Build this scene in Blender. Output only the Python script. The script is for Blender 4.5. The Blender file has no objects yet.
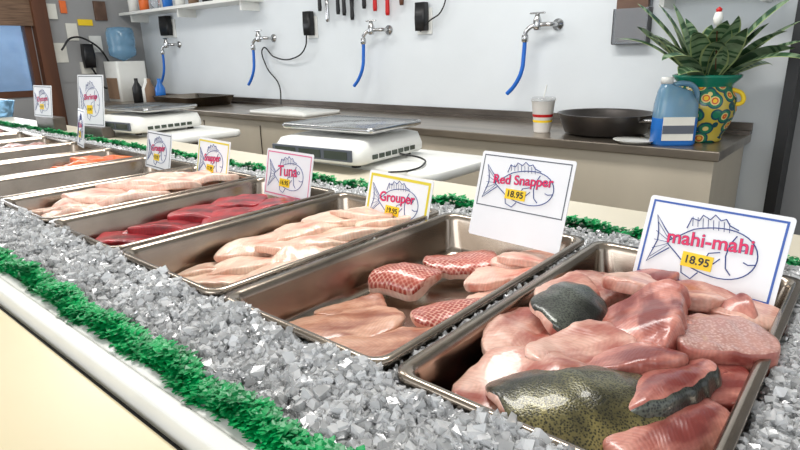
import bpy, bmesh, math, random
import numpy as np
from mathutils import Vector, Matrix, noise, Euler
random.seed(7); rng=np.random.default_rng(7)
S=bpy.context.scene
S.view_settings.view_transform='Standard'
def lin(c):
    return tuple(((v/255)/12.92 if v/255<=.04045 else ((v/255+.055)/1.055)**2.4) for v in c)
def link(o,parent=None):
    S.collection.objects.link(o)
    if parent: o.parent=parent
    return o
def empty(name,loc=(0,0,0),rot=(0,0,0)):
    e=bpy.data.objects.new(name,None); e.location=loc; e.rotation_euler=rot; e.empty_display_size=.05
    return link(e)
# ---------- materials
def mat(name,rgb,rough=.5,metal=0,nscale=0,namt=.1,bump=0,bscale=None,coat=0,trans=0,ior=1.45,spec=.5,stretch=None):
    m=bpy.data.materials.new(name); m.use_nodes=True
    nt=m.node_tree; b=nt.nodes['Principled BSDF']
    c=lin(rgb); b.inputs['Base Color'].default_value=(*c,1)
    b.inputs['Roughness'].default_value=rough; b.inputs['Metallic'].default_value=metal
    b.inputs['Coat Weight'].default_value=coat; b.inputs['Transmission Weight'].default_value=trans
    b.inputs['IOR'].default_value=ior; b.inputs['Specular IOR Level'].default_value=spec
    if nscale or bump:
        tc=nt.nodes.new('ShaderNodeTexCoord'); mp=nt.nodes.new('ShaderNodeMapping')
        nt.links.new(tc.outputs['Object'],mp.inputs[0])
        if stretch: mp.inputs['Scale'].default_value=stretch
        n=nt.nodes.new('ShaderNodeTexNoise'); n.inputs['Scale'].default_value=nscale or bscale; n.inputs['Detail'].default_value=4
        nt.links.new(mp.outputs[0],n.inputs['Vector'])
        if nscale:
            r=nt.nodes.new('ShaderNodeValToRGB'); nt.links.new(n.outputs['Fac'],r.inputs[0])
            r.color_ramp.elements[0].position=.3; r.color_ramp.elements[1].position=.7
            r.color_ramp.elements[0].color=(*[v*(1-namt) for v in c],1); r.color_ramp.elements[1].color=(*[min(1,v*(1+namt)) for v in c],1)
            nt.links.new(r.outputs[0],b.inputs['Base Color'])
        if bump:
            n2=nt.nodes.new('ShaderNodeTexNoise'); n2.inputs['Scale'].default_value=bscale or nscale; n2.inputs['Detail'].default_value=3
            nt.links.new(mp.outputs[0],n2.inputs['Vector'])
            bp=nt.nodes.new('ShaderNodeBump'); bp.inputs['Strength'].default_value=bump; bp.inputs['Distance'].default_value=.004
            nt.links.new(n2.outputs['Fac'],bp.inputs['Height']); nt.links.new(bp.outputs[0],b.inputs['Normal'])
    return m
def flesh(name,light,dark,blood,bloodpos=.62,flake=45,rough=.32,contrast=.10,sss=.15):
    m=bpy.data.materials.new(name); m.use_nodes=True; nt=m.node_tree; N=nt.nodes; Lk=nt.links
    b=N['Principled BSDF']; b.inputs['Roughness'].default_value=rough
    b.inputs['Coat Weight'].default_value=.35; b.inputs['Coat Roughness'].default_value=.08
    b.inputs['Subsurface Weight'].default_value=sss; b.inputs['Subsurface Radius'].default_value=(.010,.006,.005); b.inputs['Subsurface Scale'].default_value=.5
    tc=N.new('ShaderNodeTexCoord'); sp=N.new('ShaderNodeSeparateXYZ'); Lk.new(tc.outputs['Object'],sp.inputs[0])
    ab=N.new('ShaderNodeMath'); ab.operation='ABSOLUTE'; Lk.new(sp.outputs[1],ab.inputs[0])
    mu=N.new('ShaderNodeMath'); mu.operation='MULTIPLY_ADD'; Lk.new(ab.outputs[0],mu.inputs[0]); mu.inputs[1].default_value=.7; Lk.new(sp.outputs[0],mu.inputs[2])
    cb=N.new('ShaderNodeCombineXYZ'); Lk.new(mu.outputs[0],cb.inputs[0]); Lk.new(sp.outputs[1],cb.inputs[1]); Lk.new(sp.outputs[2],cb.inputs[2])
    w=N.new('ShaderNodeTexWave'); w.inputs['Scale'].default_value=flake; w.inputs['Distortion'].default_value=16; w.inputs['Detail'].default_value=3; w.inputs['Detail Scale'].default_value=.3
    Lk.new(cb.outputs[0],w.inputs['Vector'])
    n=N.new('ShaderNodeTexNoise'); n.inputs['Scale'].default_value=16; n.inputs['Detail'].default_value=8; n.inputs['Roughness'].default_value=.62; n.inputs['Distortion'].default_value=.6; Lk.new(tc.outputs['Object'],n.inputs['Vector'])
    mpf=N.new('ShaderNodeMapping'); mpf.inputs['Scale'].default_value=(30,150,110); mpf.inputs['Rotation'].default_value=(0,0,.35); Lk.new(tc.outputs['Object'],mpf.inputs[0])
    nf=N.new('ShaderNodeTexNoise'); nf.inputs['Scale'].default_value=1; nf.inputs['Detail'].default_value=5; nf.inputs['Distortion'].default_value=.8; Lk.new(mpf.outputs[0],nf.inputs['Vector'])
    av=N.new('ShaderNodeMixRGB'); av.inputs[0].default_value=.28; Lk.new(n.outputs['Fac'],av.inputs[1]); Lk.new(nf.outputs['Fac'],av.inputs[2])
    mp=N.new('ShaderNodeMapping'); mp.inputs['Scale'].default_value=(9,24,20); mp.inputs['Location'].default_value=(3,1,7); Lk.new(tc.outputs['Object'],mp.inputs[0])
    n2=N.new('ShaderNodeTexNoise'); n2.inputs['Scale'].default_value=1.3; n2.inputs['Detail'].default_value=6; Lk.new(mp.outputs[0],n2.inputs['Vector'])
    r1=N.new('ShaderNodeValToRGB'); r1.color_ramp.elements[0].position=.39; r1.color_ramp.elements[1].position=.58
    r1.color_ramp.elements[0].color=(*lin(dark),1); r1.color_ramp.elements[1].color=(*lin(light),1); Lk.new(av.outputs[0],r1.inputs[0])
    mx=N.new('ShaderNodeMixRGB'); mx.blend_type='MULTIPLY'; mx.inputs[0].default_value=contrast
    Lk.new(r1.outputs[0],mx.inputs[1]); Lk.new(w.outputs['Color'],mx.inputs[2])
    r2=N.new('ShaderNodeValToRGB'); r2.color_ramp.elements[0].position=bloodpos-.08; r2.color_ramp.elements[1].position=bloodpos+.08; Lk.new(n2.outputs['Fac'],r2.inputs[0])
    m3=N.new('ShaderNodeMixRGB'); Lk.new(r2.outputs[0],m3.inputs[0]); Lk.new(mx.outputs[0],m3.inputs[1]); m3.inputs[2].default_value=(*lin(blood),1)
    Lk.new(m3.outputs[0],b.inputs['Base Color'])
    ad=N.new('ShaderNodeMixRGB'); ad.inputs[0].default_value=.88; Lk.new(w.outputs['Color'],ad.inputs[1]); Lk.new(av.outputs[0],ad.inputs[2])
    bp=N.new('ShaderNodeBump'); bp.inputs['Strength'].default_value=.4; bp.inputs['Distance'].default_value=.002
    Lk.new(ad.outputs[0],bp.inputs['Height']); Lk.new(bp.outputs[0],b.inputs['Normal'])
    return m
def skin(name,scale,cell,edge,tint,speck=False,metal=0,rnd=1.0,p0=.2,p1=.62):
    m=bpy.data.materials.new(name); m.use_nodes=True; nt=m.node_tree; N=nt.nodes; Lk=nt.links
    b=N['Principled BSDF']; b.inputs['Roughness'].default_value=.3; b.inputs['Coat Weight'].default_value=.4; b.inputs['Metallic'].default_value=metal
    tc=N.new('ShaderNodeTexCoord'); v=N.new('ShaderNodeTexVoronoi'); v.inputs['Scale'].default_value=scale; v.inputs['Randomness'].default_value=rnd
    mpv=N.new('ShaderNodeMapping'); mpv.inputs['Rotation'].default_value=(0,0,.785); Lk.new(tc.outputs['Object'],mpv.inputs[0]); Lk.new(mpv.outputs[0],v.inputs['Vector'])
    if rnd<1: v.voronoi_dimensions='2D'
    r=N.new('ShaderNodeValToRGB'); r.color_ramp.elements[0].position=p0; r.color_ramp.elements[1].position=p1
    r.color_ramp.elements[0].color=(*lin(cell),1); r.color_ramp.elements[1].color=(*lin(edge),1); Lk.new(v.outputs['Distance'],r.inputs[0])
    n=N.new('ShaderNodeTexNoise'); n.inputs['Scale'].default_value=14 if speck else 24; n.inputs['Detail'].default_value=5; Lk.new(tc.outputs['Object'],n.inputs['Vector'])
    r2=N.new('ShaderNodeValToRGB'); r2.color_ramp.elements[0].position=.42; r2.color_ramp.elements[1].position=.64; Lk.new(n.outputs['Fac'],r2.inputs[0])
    mx=N.new('ShaderNodeMixRGB'); mx.blend_type='MULTIPLY' if speck else 'MIX'; Lk.new(r2.outputs[0],mx.inputs[0]); Lk.new(r.outputs[0],mx.inputs[1]); mx.inputs[2].default_value=(*lin(tint),1)
    if not speck: r2.color_ramp.elements[1].color=(.6,.6,.6,1)
    last=mx.outputs[0]
    if speck=='gold':
        sp=N.new('ShaderNodeSeparateXYZ'); Lk.new(tc.outputs['Object'],sp.inputs[0])
        n5=N.new('ShaderNodeTexNoise'); n5.inputs['Scale'].default_value=30; Lk.new(tc.outputs['Object'],n5.inputs['Vector'])
        wy=N.new('ShaderNodeMath'); wy.operation='MULTIPLY_ADD'; Lk.new(n5.outputs['Fac'],wy.inputs[0]); wy.inputs[1].default_value=.05; Lk.new(sp.outputs[1],wy.inputs[2])
        mr=N.new('ShaderNodeMapRange'); mr.inputs[1].default_value=.070; mr.inputs[2].default_value=-.035; Lk.new(wy.outputs[0],mr.inputs[0])
        m2=N.new('ShaderNodeMixRGB'); m2.blend_type='MULTIPLY'; m2.inputs[0].default_value=1
        r4=N.new('ShaderNodeValToRGB'); r4.color_ramp.elements[0].color=(.30,.34,.36,1); r4.color_ramp.elements[1].color=(1.45,1.28,.78,1)
        k=r4.color_ramp.elements.new(.6); k.color=(.70,.69,.60,1); Lk.new(mr.outputs[0],r4.inputs[0])
        Lk.new(mx.outputs[0],m2.inputs[1]); Lk.new(r4.outputs[0],m2.inputs[2]); last=m2.outputs[0]
    Lk.new(last,b.inputs['Base Color'])
    bp=N.new('ShaderNodeBump'); bp.inputs['Strength'].default_value=.3; bp.inputs['Distance'].default_value=.001
    Lk.new(v.outputs['Distance'],bp.inputs['Height']); Lk.new(bp.outputs[0],b.inputs['Normal'])
    return m
def ice_mat(name,clear,rough,lo,hi):
    m=bpy.data.materials.new(name); m.use_nodes=True; nt=m.node_tree; N=nt.nodes; Lk=nt.links
    N.remove(N['Principled BSDF']); out=N['Material Output']
    t=N.new('ShaderNodeBsdfTransparent'); d=N.new('ShaderNodeBsdfDiffuse'); tl=N.new('ShaderNodeBsdfTranslucent'); g=N.new('ShaderNodeBsdfGlossy'); g.inputs['Roughness'].default_value=rough
    tc=N.new('ShaderNodeTexCoord'); n=N.new('ShaderNodeTexNoise'); n.inputs['Scale'].default_value=140; Lk.new(tc.outputs['Object'],n.inputs['Vector'])
    r=N.new('ShaderNodeValToRGB'); r.color_ramp.elements[0].color=(lo,lo*1.01,lo*1.02,1); r.color_ramp.elements[1].color=(hi,hi,hi,1); Lk.new(n.outputs['Fac'],r.inputs[0]); Lk.new(r.outputs[0],d.inputs[0]); Lk.new(r.outputs[0],tl.inputs[0])
    dt=N.new('ShaderNodeMixShader'); dt.inputs[0].default_value=.4; Lk.new(d.outputs[0],dt.inputs[1]); Lk.new(tl.outputs[0],dt.inputs[2])
    a=N.new('ShaderNodeMixShader'); a.inputs[0].default_value=clear; Lk.new(dt.outputs[0],a.inputs[1]); Lk.new(t.outputs[0],a.inputs[2])
    f=N.new('ShaderNodeLayerWeight'); f.inputs[0].default_value=.38
    c=N.new('ShaderNodeMixShader'); Lk.new(f.outputs['Fresnel'],c.inputs[0]); Lk.new(a.outputs[0],c.inputs[1]); Lk.new(g.outputs[0],c.inputs[2]); Lk.new(c.outputs[0],out.inputs[0])
    return m
M={}
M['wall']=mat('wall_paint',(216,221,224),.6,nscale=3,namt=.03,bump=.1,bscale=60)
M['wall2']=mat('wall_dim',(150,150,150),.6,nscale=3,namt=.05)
M['floor']=mat('floor_tile',(120,112,104),.5,nscale=8,namt=.15)
M['ceil']=mat('ceiling_paint',(225,225,222),.8,nscale=5,namt=.03)
M['steel']=mat('tray_steel',(160,148,135),.22,1,nscale=9,namt=.22,bump=.05,bscale=40)
M['steel2']=mat('counter_steel',(150,140,128),.28,.85,nscale=5,namt=.3,stretch=(.4,3,1))
M['dsteel']=mat('backsplash_steel',(105,98,92),.35,.7,nscale=12,namt=.35,stretch=(.3,1,1))
M['chrome']=mat('chrome',(190,190,190),.18,1,nscale=20,namt=.05)
M['cream']=mat('ledge_laminate',(212,204,184),.35,nscale=6,namt=.04)
M['beige']=mat('counter_laminate',(216,202,166),.32,nscale=4,namt=.04)
M['white']=mat('white_plastic',(225,225,220),.35,nscale=10,namt=.03)
M['card']=mat('card_paper',(238,240,242),.4,nscale=10,namt=.02)
M['cab']=mat('cabinet_laminate',(188,178,160),.5,nscale=5,namt=.06,stretch=(1,1,.3))
M['black']=mat('black_plastic',(22,22,24),.4,nscale=10,namt=.1)
M['blue']=mat('blue_hose',(22,98,190),.35,nscale=10,namt=.1)
M['red']=mat('red_plastic',(190,25,25),.4,nscale=10,namt=.1)
M['wood']=mat('dark_wood',(88,52,32),.5,nscale=6,namt=.4,stretch=(1,1,.1))
M['blind']=mat('woven_blind',(112,88,70),.8,nscale=40,namt=.35,stretch=(.2,.2,3))
M['turf']=mat('plastic_greens',(0,146,76),.35,nscale=30,namt=.45)
M['turfd']=mat('greens_base',(2,58,28),.7,nscale=30,namt=.3)
M['pink']=mat('ink_pink',(222,48,98),.5,nscale=10,namt=.02)
M['inkblue']=mat('ink_blue',(40,62,128),.5,nscale=10,namt=.02)
M['bord_blue']=mat('border_blue',(62,98,176),.5,nscale=10,namt=.02)
M['bord_yel']=mat('border_yellow',(222,205,60),.5,nscale=10,namt=.02)
M['bord_pink']=mat('border_pink',(222,110,150),.5,nscale=10,namt=.02)
M['bord_dk']=mat('border_grey',(90,95,105),.5,nscale=10,namt=.02)
M['yel']=mat('sticker_yellow',(245,208,40),.5,nscale=10,namt=.02)
M['lcd']=mat('lcd',(70,78,70),.15,nscale=10,namt=.05)
M['iron']=mat('pan_iron',(82,78,76),.28,.7,nscale=10,namt=.2)
M['leaf']=mat('leaf_green',(52,84,54),.4,nscale=30,namt=.4)
M['leafband']=mat('leaf_band',(120,144,110),.4,nscale=30,namt=.3)
M['leafedge']=mat('leaf_edge',(150,166,110),.45,nscale=20,namt=.1)
M['soil']=mat('soil',(50,36,26),.9,nscale=40,namt=.3)
M['bluep']=mat('blue_container',(40,110,190),.25,nscale=8,namt=.1)
M['jug']=mat('jug_translucent',(140,185,215),.12,nscale=8,namt=.05,trans=.55)
M['cup']=mat('paper_cup',(236,232,226),.5,nscale=10,namt=.02)
M['orange']=mat('orange_plastic',(225,110,50),.4,nscale=10,namt=.1)
M['carton']=mat('carton',(130,104,82),.7,nscale=10,namt=.1)
M['glass']=mat('window_glass',(150,180,215),.05,nscale=2,namt=.3,trans=.8)
M['acryl']=mat('acrylic',(225,230,235),.08,trans=.85,nscale=3,namt=.02)
M['brownpaper']=mat('brown_paper',(96,72,58),.6,nscale=12,namt=.3)
M['paper']=mat('paper',(222,220,210),.7,nscale=12,namt=.05)
M['ice1']=ice_mat('ice_clear',.5,.04,.93,.99)
M['ice2']=ice_mat('ice_frosted',.10,.08,.92,.99)
M['icebed']=mat('ice_bed',(246,248,250),.3,nscale=90,namt=.04,bump=.6,bscale=140)
M['mahi']=flesh('mahi_flesh',(230,188,170),(204,146,128),(164,88,74),.58)
M['mahid']=flesh('mahi_flesh_dark',(210,144,128),(174,96,84),(124,50,44),.55,flake=60)
M['grouper']=flesh('grouper_flesh',(238,212,190),(226,180,156),(208,130,106),.65)
M['snap']=flesh('snapper_flesh',(238,202,184),(222,164,144),(198,108,88),.62)
M['snapb']=flesh('snapper_fillet_belly',(220,172,146),(196,136,108),(152,90,68),.58)
M['tuna']=flesh('tuna_flesh',(184,32,42),(148,16,28),(100,8,20),.58,contrast=.2,rough=.42,sss=.08)
M['cod']=flesh('pale_flesh',(242,216,198),(232,184,164),(212,128,108),.64)
M['salmon']=flesh('salmon_flesh',(240,132,76),(224,104,56),(196,84,50),.7)
M['mskin']=skin('mahi_skin',440,(34,35,28),(140,134,98),(134,134,122),'gold',.2)
M['mskind']=skin('mahi_skin_dark',360,(36,39,38),(92,96,86),(110,110,108),True,.25)
M['sskin']=skin('snapper_skin',165,(156,52,40),(226,178,160),(190,100,82),False,.05,.35,.28,.66)
M['silver']=skin('silver_skin',300,(206,172,162),(172,124,114),(190,140,128))
# ---------- mesh helpers
def mobj(name,verts,faces,mats,parent=None,smooth=False,mi=None):
    me=bpy.data.meshes.new(name); me.from_pydata([tuple(v) for v in verts],[],[tuple(f) for f in faces]); me.update()
    if not isinstance(mats,(list,tuple)): mats=[mats]
    for m in mats: me.materials.append(m)
    if mi is not None: me.polygons.foreach_set('material_index',mi)
    if smooth: me.polygons.foreach_set('use_smooth',[True]*len(me.polygons))
    return link(bpy.data.objects.new(name,me),parent)
def boxes(name,L,m,parent=None,bevel=0,loc=(0,0,0)):
    v=[];f=[]
    for (x0,x1,y0,y1,z0,z1) in L:
        b=len(v)
        v+=[(x0,y0,z0),(x1,y0,z0),(x1,y1,z0),(x0,y1,z0),(x0,y0,z1),(x1,y0,z1),(x1,y1,z1),(x0,y1,z1)]
        f+=[[b+i for i in q] for q in ((0,3,2,1),(4,5,6,7),(0,1,5,4),(1,2,6,5),(2,3,7,6),(3,0,4,7))]
    o=mobj(name,v,f,m,parent); o.location=loc
    if bevel:
        md=o.modifiers.new('b','BEVEL'); md.width=bevel; md.segments=3; md.limit_method='ANGLE'
    return o
def box(name,x0,x1,y0,y1,z0,z1,m,parent=None,bevel=0): return boxes(name,[(x0,x1,y0,y1,z0,z1)],m,parent,bevel)
def rr(w,d,r,n=6):
    pts=[]
    r=min(r,w/2-1e-5,d/2-1e-5)
    for cx,cy,a in ((w/2-r,d/2-r,0),(-w/2+r,d/2-r,90),(-w/2+r,-d/2+r,180),(w/2-r,-d/2+r,270)):
        for i in range(n+1):
            t=math.radians(a+90*i/n); pts.append((cx+r*math.cos(t),cy+r*math.sin(t)))
    return pts
def loft(name,loops,m,parent=None,loc=(0,0,0),cap0=True,cap1=True,smooth=True,n=6,rot=(0,0,0)):
    v=[];f=[]
    for lp in loops:
        w,d,r,z=lp[:4]; ox,oy=(lp[4],lp[5]) if len(lp)>4 else (0,0)
        v+=[(x+ox,y+oy,z) for x,y in rr(w,d,r,n)]
    k=4*(n+1)
    for i in range(len(loops)-1):
        for j in range(k):
            j2=(j+1)%k; f.append((i*k+j,i*k+j2,(i+1)*k+j2,(i+1)*k+j))
    if cap0: f.append(tuple(range(k))[::-1])
    if cap1: f.append(tuple((len(loops)-1)*k+j for j in range(k)))
    o=mobj(name,v,f,m,parent,smooth); o.location=loc; o.rotation_euler=rot
    return o
def lathe(name,prof,m,parent=None,loc=(0,0,0),n=40,rot=(0,0,0),mi=None):
    v=[];f=[]
    for r,z in prof:
        for j in range(n):
            a=2*math.pi*j/n; v.append((r*math.cos(a),r*math.sin(a),z))
    for i in range(len(prof)-1):
        for j in range(n):
            j2=(j+1)%n; f.append((i*n+j,i*n+j2,(i+1)*n+j2,(i+1)*n+j)); 
    o=mobj(name,v,f,m,parent,True); o.location=loc; o.rotation_euler=rot; return o
def tube(name,pts,r,m,parent=None,poly=False,cyclic=False,res=8):
    c=bpy.data.curves.new(name,'CURVE'); c.dimensions='3D'; c.bevel_depth=r; c.bevel_resolution=3; c.use_fill_caps=True
    s=c.splines.new('POLY' if poly else 'BEZIER')
    if poly:
        s.points.add(len(pts)-1)
        for p,q in zip(s.points,pts): p.co=(*q,1)
    else:
        s.bezier_points.add(len(pts)-1); s.resolution_u=res
        for p,q in zip(s.bezier_points,pts): p.co=q; p.handle_left_type=p.handle_right_type='AUTO'
    s.use_cyclic_u=cyclic
    c.materials.append(m)
    return link(bpy.data.objects.new(name,c),parent)
# ---------- camera
cam=bpy.data.cameras.new('camera'); cam.sensor_width=36; cam.lens=570/800*36; cam.clip_start=.02
co=link(bpy.data.objects.new('camera',cam))
co.matrix_world=Matrix(((0.7643,-0.1692,0.6223,0),(0.6446,0.2302,-0.7290,0),(-0.0199,0.9583,0.2850,1.27),(0,0,0,1)))
S.camera=co
# ---------- room
box('floor',-5.6,3,-3,3.6,-.05,0,M['floor'])
box('ceiling',-5.6,3,-3,3.6,2.7,2.75,M['ceil'])
box('wall_back',-5.5,-.33,2.76,2.86,0,2.7,M['wall'])
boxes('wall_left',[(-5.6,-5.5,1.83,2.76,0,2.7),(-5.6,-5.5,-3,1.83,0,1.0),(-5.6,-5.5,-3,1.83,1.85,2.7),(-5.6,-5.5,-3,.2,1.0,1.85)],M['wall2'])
e=empty('window_1',(-5.55,1.0,1.42))
box('pane',-.005,.005,-.8,.83,-.42,.43,M['glass'],e)
boxes('frame',[(-.03,.06,-.8,.83,-.42,-.37),(-.03,.06,.78,.83,-.37,.43),(-.03,.05,.1,.14,-.37,.43)],M['wood'],e)
box('window_blind',-5.48,-5.46,.2,1.84,1.56,1.95,M['blind'])
box('trim_1',-5.5,-5.42,1.84,1.95,0,2.7,M['wood'])
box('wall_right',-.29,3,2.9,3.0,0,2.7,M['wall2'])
box('trim_2',-.33,-.29,2.70,2.9,0,2.7,M['black'])
# ---------- display counter
e=empty('display_counter')
box('body',-5.3,1.2,.235,1.27,0,.80,M['cream'],e)
box('front_lip',-5.3,1.2,.222,.243,.80,.930,M['white'],e,.003)
box('lip_top',-5.3,1.2,.243,.260,.90,.928,M['white'],e,.003)
box('front_ledge',-5.3,1.2,-.12,.214,.875,.910,M['beige'],e,.004)
box('ledge_gap_shadow',-5.3,1.2,.214,.222,.875,.900,M['black'],e)  # black strip painting in the shadow of the groove between ledge and lip
box('ledge_front_panel',-5.3,1.2,.02,.222,0,.875,M['cream'],e)
box('rear_ledge',-5.3,1.2,1.10,1.27,.80,.93,M['cream'],e,.004)
box('tub_end',1.15,1.2,.243,1.1,.8,.93,M['white'],e)
# ---------- trays
X0=-.358; P=.3216; W=.306; Y0=.397; Y1=.957; D=Y1-Y0
def tray(i,name='steel_tray',loc=None,w=W,d=D,dep=.078):
    loops=[(w,d,.022,-.009),(w+.001,d+.001,.022,-.004),(w,d,.022,0),(w-.018,d-.018,.02,.0),(w-.026,d-.026,.02,-.003),(w-.031,d-.031,.02,-.012),
      (w-.045,d-.045,.028,-dep+.014),(w-.052,d-.052,.028,-dep+.004),(w-.07,d-.07,.03,-dep)]
    o=loft(name,loops,M['steel'],loc=loc or (X0-P*i+w/2,(Y0+Y1)/2,.95),cap0=False)
    md=o.modifiers.new('s','SOLIDIFY'); md.thickness=.001; md.offset=-1
    return o
for i in range(0,11): tray(i)
# ice bed
bl=[(-5.2,1.15,.262,1.10,.80,.868)]
bl+=[(-5.2,1.15,.30,.390,.868,.920),(-5.2,1.15,.262,.30,.868,.912),(-5.2,1.15,.962,1.10,.868,.925),(X0+W+.006,1.15,.390,.962,.868,.93)]
for i in range(11): bl.append((X0-P*i-P+W+.004,X0-P*i-.003,.390,.962,.868,.93))
bl.append((-5.2,X0-P*10-.01,.390,.962,.868,.925))
boxes('ice_bed',bl,M['icebed'])
# crushed ice
def chunks(n,fx,fy,fz,s0,s1):
    base=np.array([(x,y,z) for z in(-1,1) for y in(-1,1) for x in(-1,1)],float)
    V=np.empty((n,8,3))
    for k in range(n):
        sc=(s0+(s1-s0)*rng.random()**2.8)*rng.uniform(.5,1.2,3)
        v=(base+rng.uniform(-.5,.5,(8,3)))*sc*.5
        R=np.array(Euler(rng.uniform(0,6.28,3)).to_matrix())
        y=fy(); x=fx(); V[k]=v@R.T+np.array((x,y,fz(x,y)))
    return V
def icez(x,y):
    if y<.40: return .922+ (y-.3)*.22 + rng.uniform(-.005,.005)+.006*math.sin(x*31+y*20)+.004*math.sin(x*83-y*60)
    return .932+rng.uniform(-.006,.008)
def nearx(a,b,p=1.7): return lambda: b-(b-a)*rng.random()**p
sets=[chunks(44000,nearx(-3.8,.06,2.3),lambda: rng.uniform(.288,.396),icez,.003,.012),
      chunks(6000,nearx(-3.6,.1),lambda: rng.uniform(.96,1.05),icez,.0035,.010),
      chunks(6500,lambda: rng.uniform(-.05,.15),lambda: rng.uniform(.39,.97),icez,.0035,.011)]
def gapx(): 
    i=int(rng.integers(0,7)); return X0-P*i-.008+rng.uniform(-.007,.007)
sets.append(chunks(3200,gapx,lambda: rng.uniform(.4,.96),lambda x,y:.937+rng.uniform(-.005,.004),.0035,.008))
V=np.concatenate(sets); n=len(V)
q=np.array([(0,2,3,1),(4,5,7,6),(0,1,5,4),(1,3,7,5),(3,2,6,7),(2,0,4,6)])
F=(q[None]+8*np.arange(n)[:,None,None]).reshape(-1,4)
mi=np.repeat((rng.random(n)<.5).astype(int),6)
mobj('crushed_ice',V.reshape(-1,3).tolist(),F.tolist(),[M['ice1'],M['ice2']],None,False,mi.tolist())
# greens
def greens(name,xa,xb,ya,yb,zb,n,powr,sz):
    vs=[];fs=[]
    for k in range(n):
        x=xb-(xb-xa)*rng.random()**powr; t=rng.random(); wob=.003*math.sin(x*17)+.003*math.sin(x*41+1); y=ya+(yb-ya)*t+wob
        z=zb+.014*math.sin(math.pi*t)*(.6+.4*math.sin(x*40)) +rng.uniform(-.004,.004)
        for j in range(6):
            a=rng.uniform(0,6.28); L=sz*rng.uniform(.6,1.2); wd=L*.26; up=rng.uniform(.1,.9)
            dx,dy=math.cos(a),math.sin(a); px,py=-dy*wd,dx*wd
            b=len(vs)
            vs+=[(x-px*.3,y-py*.3,z),(x+px*.3,y+py*.3,z),
                 (x+dx*L*.5+px,y+dy*L*.5+py,z+L*up*.7),(x+dx*L*.5-px,y+dy*L*.5-py,z+L*up*.6),
                 (x+dx*L+px*.3,y+dy*L+py*.3,z+L*up*.8),(x+dx*L-px*.3,y+dy*L-py*.3,z+L*up*.7)]
            fs+=[(b,b+1,b+2,b+3),(b+3,b+2,b+4,b+5)]
    b=len(vs); mi=[0]*len(fs)
    vs+=[(xa,ya,zb-.01),(xb,ya,zb-.01),(xb,yb,zb-.01),(xa,yb,zb-.01),(xa,ya+.006,zb+.004),(xb,ya+.006,zb+.004),(xb,yb-.006,zb+.004),(xa,yb-.006,zb+.004)]
    fs+=[[b+i for i in qq] for qq in ((0,3,2,1),(4,5,6,7),(0,1,5,4),(1,2,6,5),(2,3,7,6),(3,0,4,7))]
    mi+=[1]*6
    mobj(name,vs,fs,[M['turf'],M['turfd']],mi=mi)
greens('artificial_greens_garland',-4.2,.1,.257,.288,.926,6500,1.8,.0115)
greens('artificial_greens_garland',-4.2,.6,1.055,1.088,.930,2800,1.2,.013)
# ---------- fish
def fillet(name,par,loc,L,Wd,T,rz,m,rx=0,ry=0,arch=0,bend=0,seed=0,tp=.35,sk=None,carch=0,blk=4.0,sr=(20,160),box=.36,rag=.12,wav=.55,thin=.35,cut=.25):
    NS,NT=60,52; v=[];f=[];mi=[]
    nz=lambda a,b,c=0: noise.noise(Vector((a+seed*7.31,b+seed*1.7,c)))
    for i in range(NS+1):
        s=-.998+1.996*i/NS
        w=Wd/2*(1-abs(s)**blk)**.5*(1+tp*s*.6); t=T/2*(1-abs(s)**(blk*4))**.5*(1+tp*.3*s)
        x0=s*L/2
        eL=1+rag*1.6*nz(x0*24,3)+rag*.6*nz(x0*90,5); eR=1+rag*1.6*nz(x0*24,13)+rag*.6*nz(x0*90,15)
        for j in range(NT):
            a=2*math.pi*(j+.5)/NT; c=math.cos(a); sn=math.sin(a)
            cc=math.copysign(abs(c)**box,c); ss=math.copysign(abs(sn)**box,sn)
            yy=w*cc*(eR if c>0 else eL); zz=t*ss*(1-thin*cc)
            x=x0+cut*yy
            yn=yy/(Wd/2)
            sheet=T*wav*nz(x*13,yy*13,9)*1.5 -arch*s*s-carch*yn*yn
            groove=T*.20*max(0,1-abs(yy-w*.15-.004*nz(x*30,1))/(Wd*.05))*(1 if ss>0 else 0)
            z=zz+sheet+T*.09*nz(x*60,yy*60,zz*60)-groove*(0 if sk else 1)
            v.append((x+L*.03*nz(yy*40,7,2)*(1 if abs(s)>.6 else .3),yy+bend*s*s,z))
    for i in range(NS):
        for j in range(NT):
            j2=(j+1)%NT; f.append((i*NT+j,(i+1)*NT+j,(i+1)*NT+j2,i*NT+j2))
            d=360*(j+1)/NT; mi.append(1 if sk and sr[0]<d<sr[1] and 0<i<NS-1 else 0)
    f.append(tuple(range(NT))); f.append(tuple(NS*NT+j for j in range(NT))[::-1]); mi+=[0,0]
    o=mobj(name,v,f,[m,sk] if sk else m,par,True,mi)
    o.location=loc; o.rotation_euler=(math.radians(rx),math.radians(ry),math.radians(rz))
    return o
e=empty('mahi_mahi_fillets')
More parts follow.
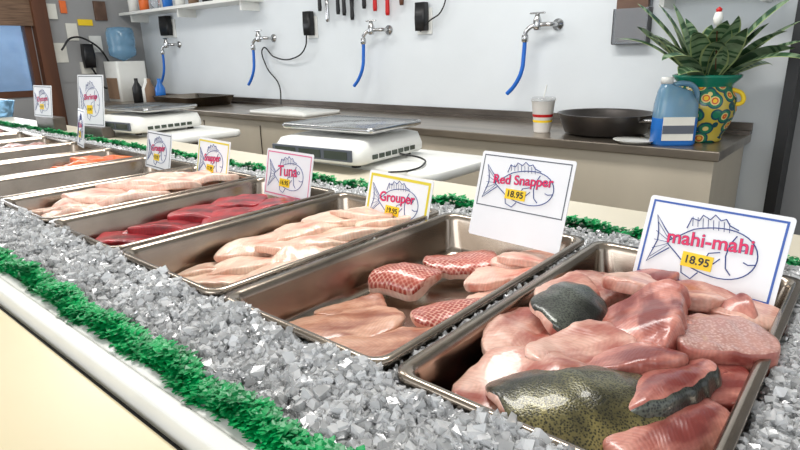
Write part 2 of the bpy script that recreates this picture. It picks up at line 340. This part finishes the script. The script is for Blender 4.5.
ml=[ # x,y,z,L,W,T,rz,mat,kw
 (-.25,.50,.940,.17,.110,.022,48,'mahi',dict(seed=1,arch=.014,carch=.016,tp=.1,wav=.8)),
 (-.275,.665,.957,.115,.090,.018,80,'mahi',dict(seed=2,sk=M['mskind'],rx=18,carch=.014,arch=.010,tp=0,sr=(5,178),wav=.3)),
 (-.185,.665,.955,.15,.095,.028,112,'mahid',dict(seed=3,rx=-20,ry=-10,arch=.010,blk=7,cut=-.2)),
 (-.20,.80,.947,.17,.090,.018,25,'mahi',dict(seed=4,ry=7,rx=-6)),
 (-.125,.82,.944,.15,.085,.018,150,'mahi',dict(seed=5,arch=.012,rx=6)),
 (-.108,.69,.941,.115,.095,.034,35,'mahid',dict(seed=6,blk=12,tp=.05,sk=M['silver'],sr=(30,150),box=.22,thin=.1,cut=.1,wav=.15,rag=.04)),
 (-.182,.482,.956,.170,.125,.016,48,'mahi',dict(seed=7,sk=M['mskin'],carch=.026,arch=.014,rx=6,sr=(-4,178),tp=-.1,blk=6,rag=.05,wav=.3,cut=-.15)),
 (-.128,.555,.944,.15,.060,.018,78,'mahid',dict(seed=8,arch=.010,rx=-18,blk=5,carch=.006,cut=.1,sk=M['mskind'],sr=(140,200))),
 (-.108,.50,.934,.15,.075,.024,72,'mahid',dict(seed=9,arch=.01,blk=6,carch=.008,cut=.1)),
 (-.305,.585,.930,.15,.085,.020,95,'mahi',dict(seed=10,rx=8)),
 (-.29,.78,.930,.18,.085,.022,80,'mahi',dict(seed=11)),
 (-.20,.60,.908,.26,.17,.05,90,'mahid',dict(seed=12)),
 (-.135,.70,.906,.26,.12,.05,90,'mahid',dict(seed=13)),
 (-.112,.60,.932,.13,.080,.018,40,'mahid',dict(seed=14,rx=8)),
 (-.30,.70,.944,.10,.07,.016,60,'mahi',dict(seed=15,rx=22,sk=M['mskind'],sr=(200,350))),
 (-.17,.585,.945,.12,.065,.016,40,'mahid',dict(seed=17,rx=-12)),
 (-.225,.57,.944,.14,.075,.016,60,'mahi',dict(seed=18,rx=10)),
 (-.235,.84,.943,.11,.06,.016,60,'mahid',dict(seed=20,ry=-6)),
]
for k,(x,y,z,L,w,t,rz,m,kw) in enumerate(ml): fillet('fillet_%d'%(k+1),e,(x,y,z),L,w,t,rz,M[m],**kw)
e=empty('red_snapper_fillets')
sl=[(-.585,.695,.912,.105,.085,.022,15,'snap',dict(seed=21,sk=M['sskin'],carch=.014,arch=.006,sr=(3,177),rx=14,rag=.05,blk=8,tp=.05,wav=.3)),
 (-.555,.82,.908,.14,.085,.016,45,'snap',dict(seed=22,sk=M['sskin'],carch=.010,rag=.06,sr=(3,177),rx=8,wav=.3)),
 (-.455,.885,.908,.14,.075,.018,55,'snap',dict(seed=23)),
 (-.455,.80,.908,.15,.075,.016,60,'snap',dict(seed=24,arch=.005)),
 (-.44,.865,.922,.11,.055,.014,30,'snap',dict(seed=29)),
 (-.445,.655,.900,.155,.08,.014,55,'snap',dict(seed=25,sk=M['sskin'],carch=.010,sr=(3,177),rag=.06,wav=.3,rx=6,tp=.5)),
 (-.425,.735,.900,.12,.06,.014,60,'snap',dict(seed=28)),
 (-.575,.515,.889,.22,.095,.014,52,'snapb',dict(seed=26,tp=.6,blk=3)),
 (-.475,.51,.889,.19,.095,.016,52,'snapb',dict(seed=27,blk=3)),
 (-.60,.58,.884,.12,.06,.012,62,'snapb',dict(seed=30))]
for k,(x,y,z,L,w,t,rz,m,kw) in enumerate(sl): fillet('fillet_%d'%(k+1),e,(x,y,z),L,w,t,rz,M[m],**kw)
def pile(name,i,m,rows,**kw):
    e=empty(name); cx=X0-P*i+W/2
    for k,(dx,y,z,L,w,t,rz) in enumerate(rows): fillet('fillet_%d'%(k+1),e,(cx+dx,y,z-.003),L,w,t,rz,M[m],seed=40+i*20+k,rx=random.uniform(-10,10),**{**dict(arch=.006,blk=3),**kw})
pile('grouper_fillets',2,'grouper',[(-.02,.50,.900,.18,.10,.015,55),(.0,.60,.908,.22,.11,.016,62),(-.06,.64,.920,.19,.09,.015,75),(.065,.60,.910,.21,.09,.016,70),
 (.02,.70,.926,.22,.10,.015,58),(-.05,.74,.926,.2,.10,.016,82),(.06,.78,.930,.2,.095,.016,65),(-.03,.84,.934,.19,.095,.015,50),(.06,.88,.932,.15,.08,.015,70),(0,.72,.898,.34,.2,.045,90),(-.07,.53,.895,.13,.07,.014,60),(.0,.86,.944,.14,.07,.014,20)])
pile('tuna_steaks',3,'tuna',[(-.04,.51,.903,.14,.10,.024,50),(.055,.50,.90,.12,.08,.024,60),(-.03,.595,.912,.14,.09,.024,40),(.06,.61,.912,.13,.09,.024,70),(-.04,.69,.922,.13,.10,.024,30),
 (.05,.715,.918,.13,.09,.024,55),(-.03,.79,.928,.13,.10,.024,45),(.05,.83,.924,.13,.09,.024,65),(0,.7,.89,.42,.19,.030,90)],blk=14,box=.2,rag=.04,thin=.05,tp=.0,wav=.15,cut=.15)
pile('white_fish_fillets',4,'cod',[(-.04,.50,.925,.17,.10,.018,50),(.05,.50,.925,.17,.10,.016,60),(-.02,.60,.942,.2,.11,.018,45),(.06,.64,.938,.19,.10,.018,70),(-.05,.70,.952,.2,.11,.018,50),
 (.04,.73,.955,.2,.11,.018,60),(-.03,.80,.952,.19,.11,.018,45),(.05,.86,.946,.17,.10,.018,65),(0,.67,.91,.48,.21,.06,90),(-.05,.88,.943,.15,.09,.018,30)])
pile('salmon_fillets',6,'salmon',[(.05,.78,.93,.21,.10,.025,60),(.0,.84,.935,.18,.09,.025,40),(.06,.88,.938,.12,.07,.025,40)])
pile('shrimp_pile',5,'snapb',[(-.06,.50,.885,.16,.10,.02,80),(.0,.56,.885,.16,.10,.02,60)])
pile('oyster_pile',8,'silver',[(.0,.68,.91,.4,.2,.05,90),(.03,.8,.93,.16,.12,.03,60)])
pile('clam_pile',10,'silver',[(.0,.68,.93,.42,.22,.06,90),(.03,.8,.95,.2,.14,.04,60)])
# ---------- signs
def frame(name,w,h,t,m,par,y=-.0016,cz=0):
    o=[(-w/2,-h/2),(w/2,-h/2),(w/2,h/2),(-w/2,h/2)]; i=[(-w/2+t,-h/2+t),(w/2-t,-h/2+t),(w/2-t,h/2-t),(-w/2+t,h/2-t)]
    v=[(x,y,z+cz) for x,z in o+i]; f=[(k,(k+1)%4,4+(k+1)%4,4+k) for k in range(4)]
    return mobj(name,v,f,m,par)
def text(name,s,size,m,par,x,z,y,off=0,rot=0):
    c=bpy.data.curves.new(name,'FONT'); c.body=s; c.size=size; c.align_x='CENTER'; c.align_y='CENTER'; c.offset=off; c.extrude=.0001
    c.materials.append(m); o=link(bpy.data.objects.new(name,c),par); o.location=(x,y,z); o.rotation_euler=(math.radians(90),math.radians(rot),0); return o
def sign(label,price,loc,yaw,lean,w=.195,h=.125,blank=0,bm='bord_blue',bt=.003,tm='pink',flip=1,tsize=.03):
    e=empty('price_sign',loc,(math.radians(-lean),0,math.radians(yaw)))
    H=h+blank
    loft('card',[(w,H,.005,-.0008),(w,H,.005,.0008)],M['card'],e,(0,0,H/2),rot=(math.radians(90),0,0),smooth=False)
    cz=blank+h/2
    frame('border',w-.012,h-.012,bt,M[bm],e,-.0012,cz)
    A=w*.46; B=h*.9; y=-.0014
    def pl(pts,cyc=False,r=.0008):
        tube('fish_line',[(flip*a*A,y,cz+b*B) for a,b in pts],r,M['inkblue'],e,poly=True,cyclic=cyc)
    body=[]
    for k in range(40):
        a=2*math.pi*k/40; x=.05+.68*math.cos(a); yy=.30*math.sin(a)*(1+.28*math.cos(a))
        yy*= (1 if x>-.3 else max(.25,1-(-.3-x)*1.6)); body.append((x,yy-.03))
    pl(body,True)
    pl([(-.58,.03),(-.72,.14),(-.9,.30),(-.82,.1),(-.80,-.03),(-.84,-.16),(-.9,-.34),(-.72,-.2),(-.58,-.1)])
    for k in range(5): pl([(-.62,-.03+.02*(k-2)),(-.86,-.03+.12*(k-2))],r=.0004)
    pl([(-.38,.2),(-.34,.34),(-.22,.32),(-.18,.40),(-.06,.36),(0,.43),(.10,.37),(.17,.40),(.24,.33),(.38,.29)])
    for k in range(8): pl([(-.3+.08*k,.24),(-.33+.08*k,.36)],r=.0004)
    pl([(-.05,-.33),(-.14,-.43),(-.3,-.38),(-.34,-.24)])
    pl([(.2,-.02),(.04,-.06),(-.02,-.2),(.14,-.18),(.22,-.1)])
    pl([(.38,.22),(.31,.1),(.29,-.05),(.33,-.2),(.42,-.27)])
    pl([(.72,-.08),(.62,-.1),(.55,-.08)])
    pl([(.5+.05*math.cos(t*.63),.09+.035*math.sin(t*.63)) for t in range(10)],True)
    tz=cz+h*.07
    text('lettering_edge',label,tsize,M['inkblue'],e,0,tz,-.0023,.0007,-4)
    text('lettering',label,tsize,M[tm],e,0,tz,-.0027,.0004,-4)
    box('price_sticker',-.030,.012,-.0026,-.0012,cz-h*.26,cz-h*.09,M['yel'],e)
    text('price',price,.016,M['black'],e,-.009,cz-h*.175,-.0030,.0003)
    return e
sign('mahi-mahi','18.95',(-.168,.85,.938),-8,18,w=.192,tsize=.028)
sign('Red Snapper','18.95',(-.484,.875,.940),-4,16,w=.192,h=.108,blank=.052,bm='bord_dk',bt=.002,tsize=.024)
sign('Grouper','19.95',(-.79,.90,.905),-5,14,h=.12,bm='bord_yel',bt=.006,tsize=.030)
sign('Tuna','16.95',(-1.175,.915,.915),-2,12,h=.125,bm='bord_pink',bt=.003,tsize=.040)
sign('Snapper','17.95',(-1.52,.91,.915),-5,12,h=.13,bm='bord_yel',bt=.005)
sign('Grouper','15.95',(-1.84,.91,.92),-5,12,h=.125,bm='bord_dk')
sign('Cobia','14.95',(-2.50,.93,.94),-12,10,w=.14,h=.15,bm='bord_dk',tsize=.028)
sign('Shrimp','12.95',(-2.86,1.13,.98),10,8,w=.2,h=.235,bm='bord_dk',tsize=.036)
sign('Oysters','9.95',(-3.37,1.1,1.0),5,8,w=.2,h=.16,bm='bord_dk',tsize=.036)
boxes('sign_riser',[(-2.98,-2.74,1.12,1.18,.93,.98),(-3.49,-3.25,1.1,1.16,.93,1.0)],M['dsteel'],None,.004)
# ---------- scales
def scale_obj(loc,yaw):
    e=empty('price_scale',loc,(0,0,math.radians(yaw)))
    loft('base',[(.36,.36,.03,.012),(.375,.38,.035,.02),(.375,.38,.035,.04),(.35,.34,.03,.075,0,.01),(.30,.27,.03,.083,0,.02)],M['white'],e)
    for k,(x,y) in enumerate(((-.14,-.14),(.14,-.14),(-.14,.14),(.14,.14))): lathe('foot_%d'%k,[(0,0),(.015,0),(.015,.014),(0,.014)],M['black'],e,(x,y,0),16)
    loft('platter_support',[(.08,.08,.02,.08,0,.02),(.08,.08,.02,.1,0,.02)],M['black'],e)
    loft('platter',[(.36,.27,.02,.098,0,.02),(.385,.29,.02,.104,0,.02),(.385,.29,.02,.116,0,.02),(.375,.28,.02,.118,0,.02),(.36,.265,.02,.112,0,.02)],M['chrome'],e)
    box('display_bezel',-.165,.165,-.195,-.187,.024,.060,M['bord_dk'],e,.002)
    boxes('display',[(-.15,-.06,-.197,-.194,.030,.054),(-.045,.045,-.197,-.194,.030,.054),(.06,.15,-.197,-.194,.030,.054)],M['lcd'],e)
    boxes('side_keypad',[(.186,.191,-.12+.035*j,-.095+.035*j,.024,.038) for j in range(7)],M['lcd'],e)
    return e
for sx in (-1.38,-2.78):
    e=empty('scale_shelf',(sx+.10,1.40,.93))
    loft('shelf_top',[(.62,.35,.05,-.03),(.63,.36,.055,-.02),(.63,.36,.055,-.004),(.62,.35,.05,0)],M['white'],e,(0,.05,0.012))
    box('bracket',-.02,.02,-.13,.16,-.18,-.03,M['dsteel'],e)
    scale_obj((sx,1.36,.943),6)
tube('scale_power_cord',[(-1.19,1.40,.965),(-1.12,1.42,.955),(-1.06,1.36,.95),(-1.05,1.28,.945),(-1.1,1.24,.94)],.003,M['black'])
# ---------- back counter
e=empty('back_counter')
box('cabinet',-5.45,-.44,2.22,2.74,.0,.895,M['cab'],e)
box('worktop',-5.48,-.42,2.19,2.75,.895,.93,M['steel2'],e,.004)
box('splash',-5.48,-.42,2.735,2.755,.93,.975,M['dsteel'],e)
box('splash_rail',-5.48,-.42,2.70,2.735,.93,.945,M['dsteel'],e)
boxes('door_gap',[(x,x+.004,2.215,2.221,.1,.86) for x in (-1.75,-2.4,-3.05,-3.7)],M['dsteel'],e)
# cup
e=empty('drink_cup',(-1.17,2.36,.93))
lathe('cup',[(0,0),(.034,0),(.036,.004),(.05,.135),(.053,.138),(.05,.14),(0,.14)],M['cup'],e)
lathe('lid',[(.055,.138),(.055,.146),(.05,.152),(0,.152)],M['acryl'],e)
tube('straw',[(0,0,.15),(.012,0,.205)],.003,M['white'],e,poly=True)
lathe('print_red',[(.0435,.068),(.0455,.080)],M['red'],e); lathe('print_yellow',[(.0412,.045),(.0425,.055)],M['yel'],e)
# pan
e=empty('frying_pan',(-.92,2.44,.93))
lathe('bowl',[(0,.003),(.14,.003),(.165,.01),(.195,.085),(.2,.09),(.196,.091),(.19,.085),(.16,.014),(.13,.008),(0,.008)],M['iron'],e,n=64)
tube('handle',[(.17,-.08,.07),(.22,-.10,.075),(.30,-.14,.08)],.009,M['chrome'],e)
lathe('saucer',[(0,.0),(.05,0),(.075,.012),(.078,.014),(.05,.006),(0,.005)],M['white'],empty('white_saucer',(-.73,2.25,.93)),n=40)
# cleaner jug
e=empty('cleaner_jug',(-.605,2.29,.93),(0,0,math.radians(35)))
loft('liquid_body',[(.14,.085,.03,.0),(.15,.09,.03,.008),(.15,.09,.03,.10)],M['bluep'],e,cap1=False)
loft('upper_body',[(.15,.09,.03,.10),(.145,.09,.03,.15),(.115,.07,.03,.195,-.01,0),(.05,.05,.02,.215,-.035,0),(.035,.035,.017,.225,-.04,0)],M['jug'],e,cap0=False)
lathe('cap',[(0,.245),(.02,.245),(.021,.24),(.021,.222),(0,.222)],M['white'],e,(-.04,0,0),24)
tube('handle',[(-.025,0,.215),(.025,0,.222),(.06,0,.205),(.07,0,.16),(.065,0,.13)],.010,M['jug'],e)
box('label',-.055,.055,-.0475,-.0455,.02,.105,M['paper'],e); box('label_band',-.055,.055,-.0485,-.0475,.045,.075,M['bord_dk'],e)
# plant pot
pm=bpy.data.materials.new('talavera_glaze'); pm.use_nodes=True; nt=pm.node_tree; b=nt.nodes['Principled BSDF']; b.inputs['Roughness'].default_value=.2
tc=nt.nodes.new('ShaderNodeTexCoord'); vo=nt.nodes.new('ShaderNodeTexVoronoi'); vo.inputs['Scale'].default_value=22; nt.links.new(tc.outputs['Object'],vo.inputs[0])
r=nt.nodes.new('ShaderNodeValToRGB'); r.color_ramp.interpolation='CONSTANT'; el=r.color_ramp.elements
el[0].color=(*lin((225,180,40)),1); el[1].position=.18; el[1].color=(*lin((190,80,40)),1)
for p,c in ((.28,(215,195,120)),(.36,(24,110,80)),(.52,(14,70,80)),(.64,(180,160,60))):
    k=el.new(p); k.color=(*lin(c),1)
nt.links.new(vo.outputs['Distance'],r.inputs[0]); nt.links.new(r.outputs[0],b.inputs['Base Color'])
e=empty('potted_snake_plant',(-.55,2.45,.93))
lathe('pot',[(0,0),(.072,0),(.078,.01),(.075,.02),(.10,.07),(.115,.12),(.11,.165),(.092,.20),(.09,.21)],pm,e,n=56)
lathe('pot_rim',[(.09,.205),(.095,.215),(.118,.238),(.120,.247),(.112,.25),(.088,.222),(.0,.218)],mat('green_glaze',(20,120,95),.2,nscale=20,namt=.2),e,n=56)
lathe('soil',[(0,.226),(.094,.226)],M['soil'],e)
for sgn in (-1,1): tube('pot_handle_%d'%(sgn+2),[(sgn*.105,0,.14),(sgn*.13,0,.15),(sgn*.125,0,.18),(sgn*.092,0,.195)],.008,M['yel'],e)
lv=[];lf=[];lm=[]
R=random.Random(5)
for k in range(36):
    az=k*2.4+R.uniform(-.3,.3); L=R.uniform(.24,.40); el0=R.uniform(.45,1.45); droop=R.uniform(.3,1.3)*(1.5-el0*.6); w=R.uniform(.034,.048)
    if math.sin(az)>.3: L*=.75
    p=Vector((.03*math.cos(az),.03*math.sin(az),.22)); n=30; d=L/n; tw=R.uniform(-.8,.8); band=0
    for i in range(n+1):
        s=i/n; el_=el0-droop*s*s
        dr=Vector((math.cos(az)*math.cos(el_),math.sin(az)*math.cos(el_),math.sin(el_)))
        side=Vector((-math.sin(az),math.cos(az),tw*s)); up=dr.cross(side)*-1
        ww=w*(.45+1.3*s if s<.42 else 1.0)*(1-max(0,(s-.42)/.58)**2.4)+.0008
        b=len(lv)
        for off,q in ((-1,.25),(-.86,.2),(0,0),(.86,.2),(1,.25)): lv.append(p+side*ww*off+up*ww*q)
        if R.random()<.5: band=1-band
        if i<n:
            for j in range(4): lf.append((b+j,b+j+1,b+j+6,b+j+5)); lm.append(1 if j in(0,3) else (2 if band else 0))
        p=p+dr*d
lv=[(v.x,min(v.y,.27),v.z) for v in lv]
mobj('leaves',lv,lf,[M['leaf'],M['leafedge'],M['leafband']],e,True,lm)
oe=empty('bird_ornament',(-.50,2.28,1.37))
lathe('body',[(0,-.025),(.012,-.018),(.016,0),(.012,.018),(0,.025)],M['white'],oe,n=20); lathe('head',[(0,.016),(.009,.022),(.010,.03),(0,.038)],M['red'],oe,n=16)
tube('stick',[(0,.0,-.02),(0,.06,-.17)],.002,M['wood'],oe,poly=True)
# wall shelf w blue bin right
e=empty('wall_shelf',(-.60,2.66,1.50)); box('board',-.24,.22,-.1,.1,-.015,.0,M['white'],e); boxes('brackets',[(-.2,-.18,-.05,.1,-.06,-.015),(.16,.18,-.05,.1,-.06,-.015)],M['white'],e)
loft('blue_storage_bin',[(.3,.14,.02,0),(.34,.17,.02,.14),(.35,.18,.02,.15)],M['bluep'],None,(-.60,2.65,1.502))
# brochure holder
e=empty('brochure_holder',(-.945,2.74,1.30))
box('back',-.075,.075,.0,.015,0,.26,M['acryl'],e); box('front',-.075,.075,-.035,-.031,0,.15,M['acryl'],e); box('leaflets',-.068,.068,-.028,-.002,.006,.24,M['brownpaper'],e)
boxes('sides',[(-.078,-.075,-.035,.015,0,.15),(.075,.078,-.035,.015,0,.15),(-.075,.075,-.035,.0,-.003,0)],M['black'],e)
# faucets
def faucet(x,z,s=1.0):
    e=empty('wall_faucet',(x,2.76,z)); e.scale=(s,s,s)
    lathe('flange',[(0,0),(.028,0),(.028,.008),(.012,.012),(.012,.014)],M['chrome'],e,(.05,0,0),24,rot=(math.radians(90),0,0))
    tube('pipe',[(.05,0,0),(.05,-.07,0),(0.0,-.08,0),(-.04,-.09,-.005),(-.07,-.10,-.03),(-.075,-.10,-.05)],.011,M['chrome'],e)
    lathe('valve_body',[(0,-.03),(.016,-.03),(.02,-.015),(.02,.015),(.014,.03),(.01,.045),(0,.045)],M['chrome'],e,(-.02,-.085,.005),20)
    boxes('lever',[(-.06,.02,-.092,-.078,.05,.058)],M['chrome'],e,.003)
    lathe('coupling',[(.015,0),(.017,-.01),(.017,-.03),(.013,-.035)],M['chrome'],e,(-.075,-.10,-.045),20)
    tube('hose',[(-.075,-.10,-.07),(-.078,-.10,-.14),(-.085,-.105,-.22),(-.12,-.11,-.29),(-.16,-.11,-.33)],.0105,M['blue'],e)
faucet(-1.36,1.40); faucet(-2.46,1.42); faucet(-3.58,1.41); faucet(-4.90,1.40)
# outlets/adapters
def adapter(x,z,w=.07,h=.19):
    e=empty('power_adapter',(x,2.76,z)); box('plate',-w*.75,w*.75,-.012,0,-h*.45,h*.3,M['white'],e,.003)
    loft('brick',[(w,.05,.012,-h*.35),(w*1.05,.055,.012,0),(w,.05,.012,h*.45)],M['black'],e,(0,-.037,0))
    return e
adapter(-3.1,1.48); adapter(-2.13,1.47); adapter(-4.98,1.55,.14,.2)
tube('power_cord',[(-3.1,2.70,1.42),(-3.12,2.70,1.34),(-3.25,2.71,1.27),(-3.5,2.72,1.28),(-3.62,2.72,1.34),(-3.6,2.72,1.22),(-3.45,2.71,1.08),(-3.38,2.66,.95)],.005,M['black'])
tube('power_cord',[(-2.13,2.71,1.40),(-2.07,2.71,1.45),(-1.99,2.72,1.5),(-1.96,2.73,1.62),(-1.98,2.74,1.75)],.004,M['black'])
# knife rack
e=empty('knife_rack',(-2.7,2.75,1.72)); box('magnet_bar',-.45,.62,-.02,.005,-.025,.025,M['dsteel'],e)
for k,(x,zb,m,L) in enumerate(((-2.97,1.56,'black',.11),(-2.90,1.49,'chrome',.16),(-2.80,1.53,'black',.12),(-2.745,1.52,'black',.12),(-2.675,1.49,'black',.12),(-2.57,1.55,'black',.12),(-2.48,1.53,'red',.12),(-2.38,1.50,'red',.13),(-2.27,1.55,'wood',.12))):
    loft('handle_%d'%k,[(.022,.016,.006,0),(.028,.02,.008,.02),(.024,.018,.007,L*.6),(.028,.02,.007,L)],M[m],e,(x+2.7,-.035,zb-1.72))
    box('blade_%d'%k,x+2.7-.015,x+2.7+.015,-.026,-.023,zb-1.72+L,zb-1.72+L+.15,M['chrome'],e)
# left wall shelf
e=empty('wall_shelf',(-4.55,2.66,1.665)); box('board',-.93,.93,-.1,.1,0,.022,M['white'],e)
boxes('brackets',[(-.8,-.78,-.06,.1,-.06,0),(.0,.02,-.06,.1,-.06,0),(.86,.88,-.06,.1,-.06,0)],M['white'],e)
for k in range(9): lathe('storage_jar',[(0,0),(.04,0),(.042,.1),(.03,.12),(.03,.14),(0,.14)],M[('white','orange','acryl','bluep','white','carton','black','white','bluep')[k]],None,(-5.35+k*.2,2.64,1.688),20)
# water jug on stand
e=empty('water_cooler',(-5.28,2.45,.93))
loft('cabinet',[(.26,.26,.02,0),(.26,.26,.02,.34)],M['white'],e)
lathe('bottle',[(0,.34),(.05,.36),(.11,.39),(.115,.44),(.108,.46),(.115,.48),(.115,.58),(.10,.62),(0,.63)],M['jug'],e,n=28)
box('carton_front',-.1,.1,-.135,-.131,.02,.2,M['carton'],e)
# left wall clutter
e=empty('notice_board',(-5.49,2.2,1.4))
for k,(y,z,w,h,m) in enumerate(((-.18,-.05,.10,.16,'paper'),(-.06,.12,.09,.14,'paper'),(.06,.20,.12,.05,'yel'),(-.10,.32,.05,.1,'orange'),(.12,.02,.1,.14,'white'),(.02,-.18,.12,.1,'paper'),(-.2,.28,.08,.12,'paper'),(.2,.3,.1,.16,'brownpaper'))):
    box('sheet_%d'%k,-.002-.001*k,.004+.002*k,y-w/2,y+w/2,z-h/2,z+h/2,M[m],e)
box('backing',-.008,-.004,-.25,.28,-.3,.5,M['wall2'],e)
e=empty('wall_telephone',(-5.44,2.22,1.32)); loft('body',[(.06,.09,.015,-.1),(.08,.1,.02,0),(.06,.09,.015,.1)],M['black'],e)
tube('curly_cord',[(.03,0,-.1),(.03,.05,-.2),(.03,.1,-.28),(.03,.16,-.2),(.03,.14,-.02),(.03,.02,.12),(.03,-.12,.15),(.03,-.22,.05)],.008,M['black'],e)
# things on left part of back counter
loft('cutting_board',[(.55,.3,.02,0),(.55,.3,.02,.02)],M['white'],None,(-2.9,2.38,.931))
loft('steel_basin',[(.5,.36,.03,.0),(.56,.4,.03,.07),(.58,.42,.03,.07),(.54,.38,.03,.068),(.48,.34,.03,.01)],M['steel'],None,(-4.2,2.45,.931))
e=empty('countertop_rack',(-4.9,2.4,.93)); 
for k in range(4): lathe('bottle_%d'%k,[(0,0),(.04,0),(.04,.12),(.015,.17),(.015,.2),(0,.2)],M[('black','white','carton','bluep')[k]],e,(k*.11,-.05+.03*(k%2),0),18)
loft('plastic_tub',[(.3,.22,.03,0),(.34,.26,.03,.1),(.35,.27,.03,.105)],M['jug'],None,(-4.6,1.17,.931))
# ---------- right: wall mounted phone on far wall
e=empty('card_reader',(-.1,2.87,1.2)); loft('body',[(.12,.05,.02,-.16),(.14,.06,.02,0),(.12,.05,.02,.16)],M['black'],e)
box('screen',-.05,.05,-.035,-.029,.02,.1,M['lcd'],e)
# ---------- lights
w=bpy.data.worlds.new('world'); S.world=w; w.use_nodes=True
w.node_tree.nodes['Background'].inputs[0].default_value=(.90,.95,1,1); w.node_tree.nodes['Background'].inputs[1].default_value=1.08
def area(name,loc,rot,sx,sy,en,col):
    l=bpy.data.lights.new(name,'AREA'); l.shape='RECTANGLE'; l.size=sx; l.size_y=sy; l.energy=en; l.color=col
    o=link(bpy.data.objects.new(name,l)); o.location=loc; o.rotation_euler=[math.radians(a) for a in rot]
area('ceiling_light',(-1.2,1.2,2.65),(0,0,0),1.6,.5,42,(1,.98,.95))
area('ceiling_light',(-3.6,1.2,2.65),(0,0,0),1.6,.5,26,(1,.98,.95))
area('shopfront_daylight',(-.5,-2.6,1.9),(78,0,0),4,1.6,60,(.95,.97,1))
area('window_daylight',(-5.40,1.0,1.35),(0,-100,0),.7,1.4,16,(.92,.96,1))
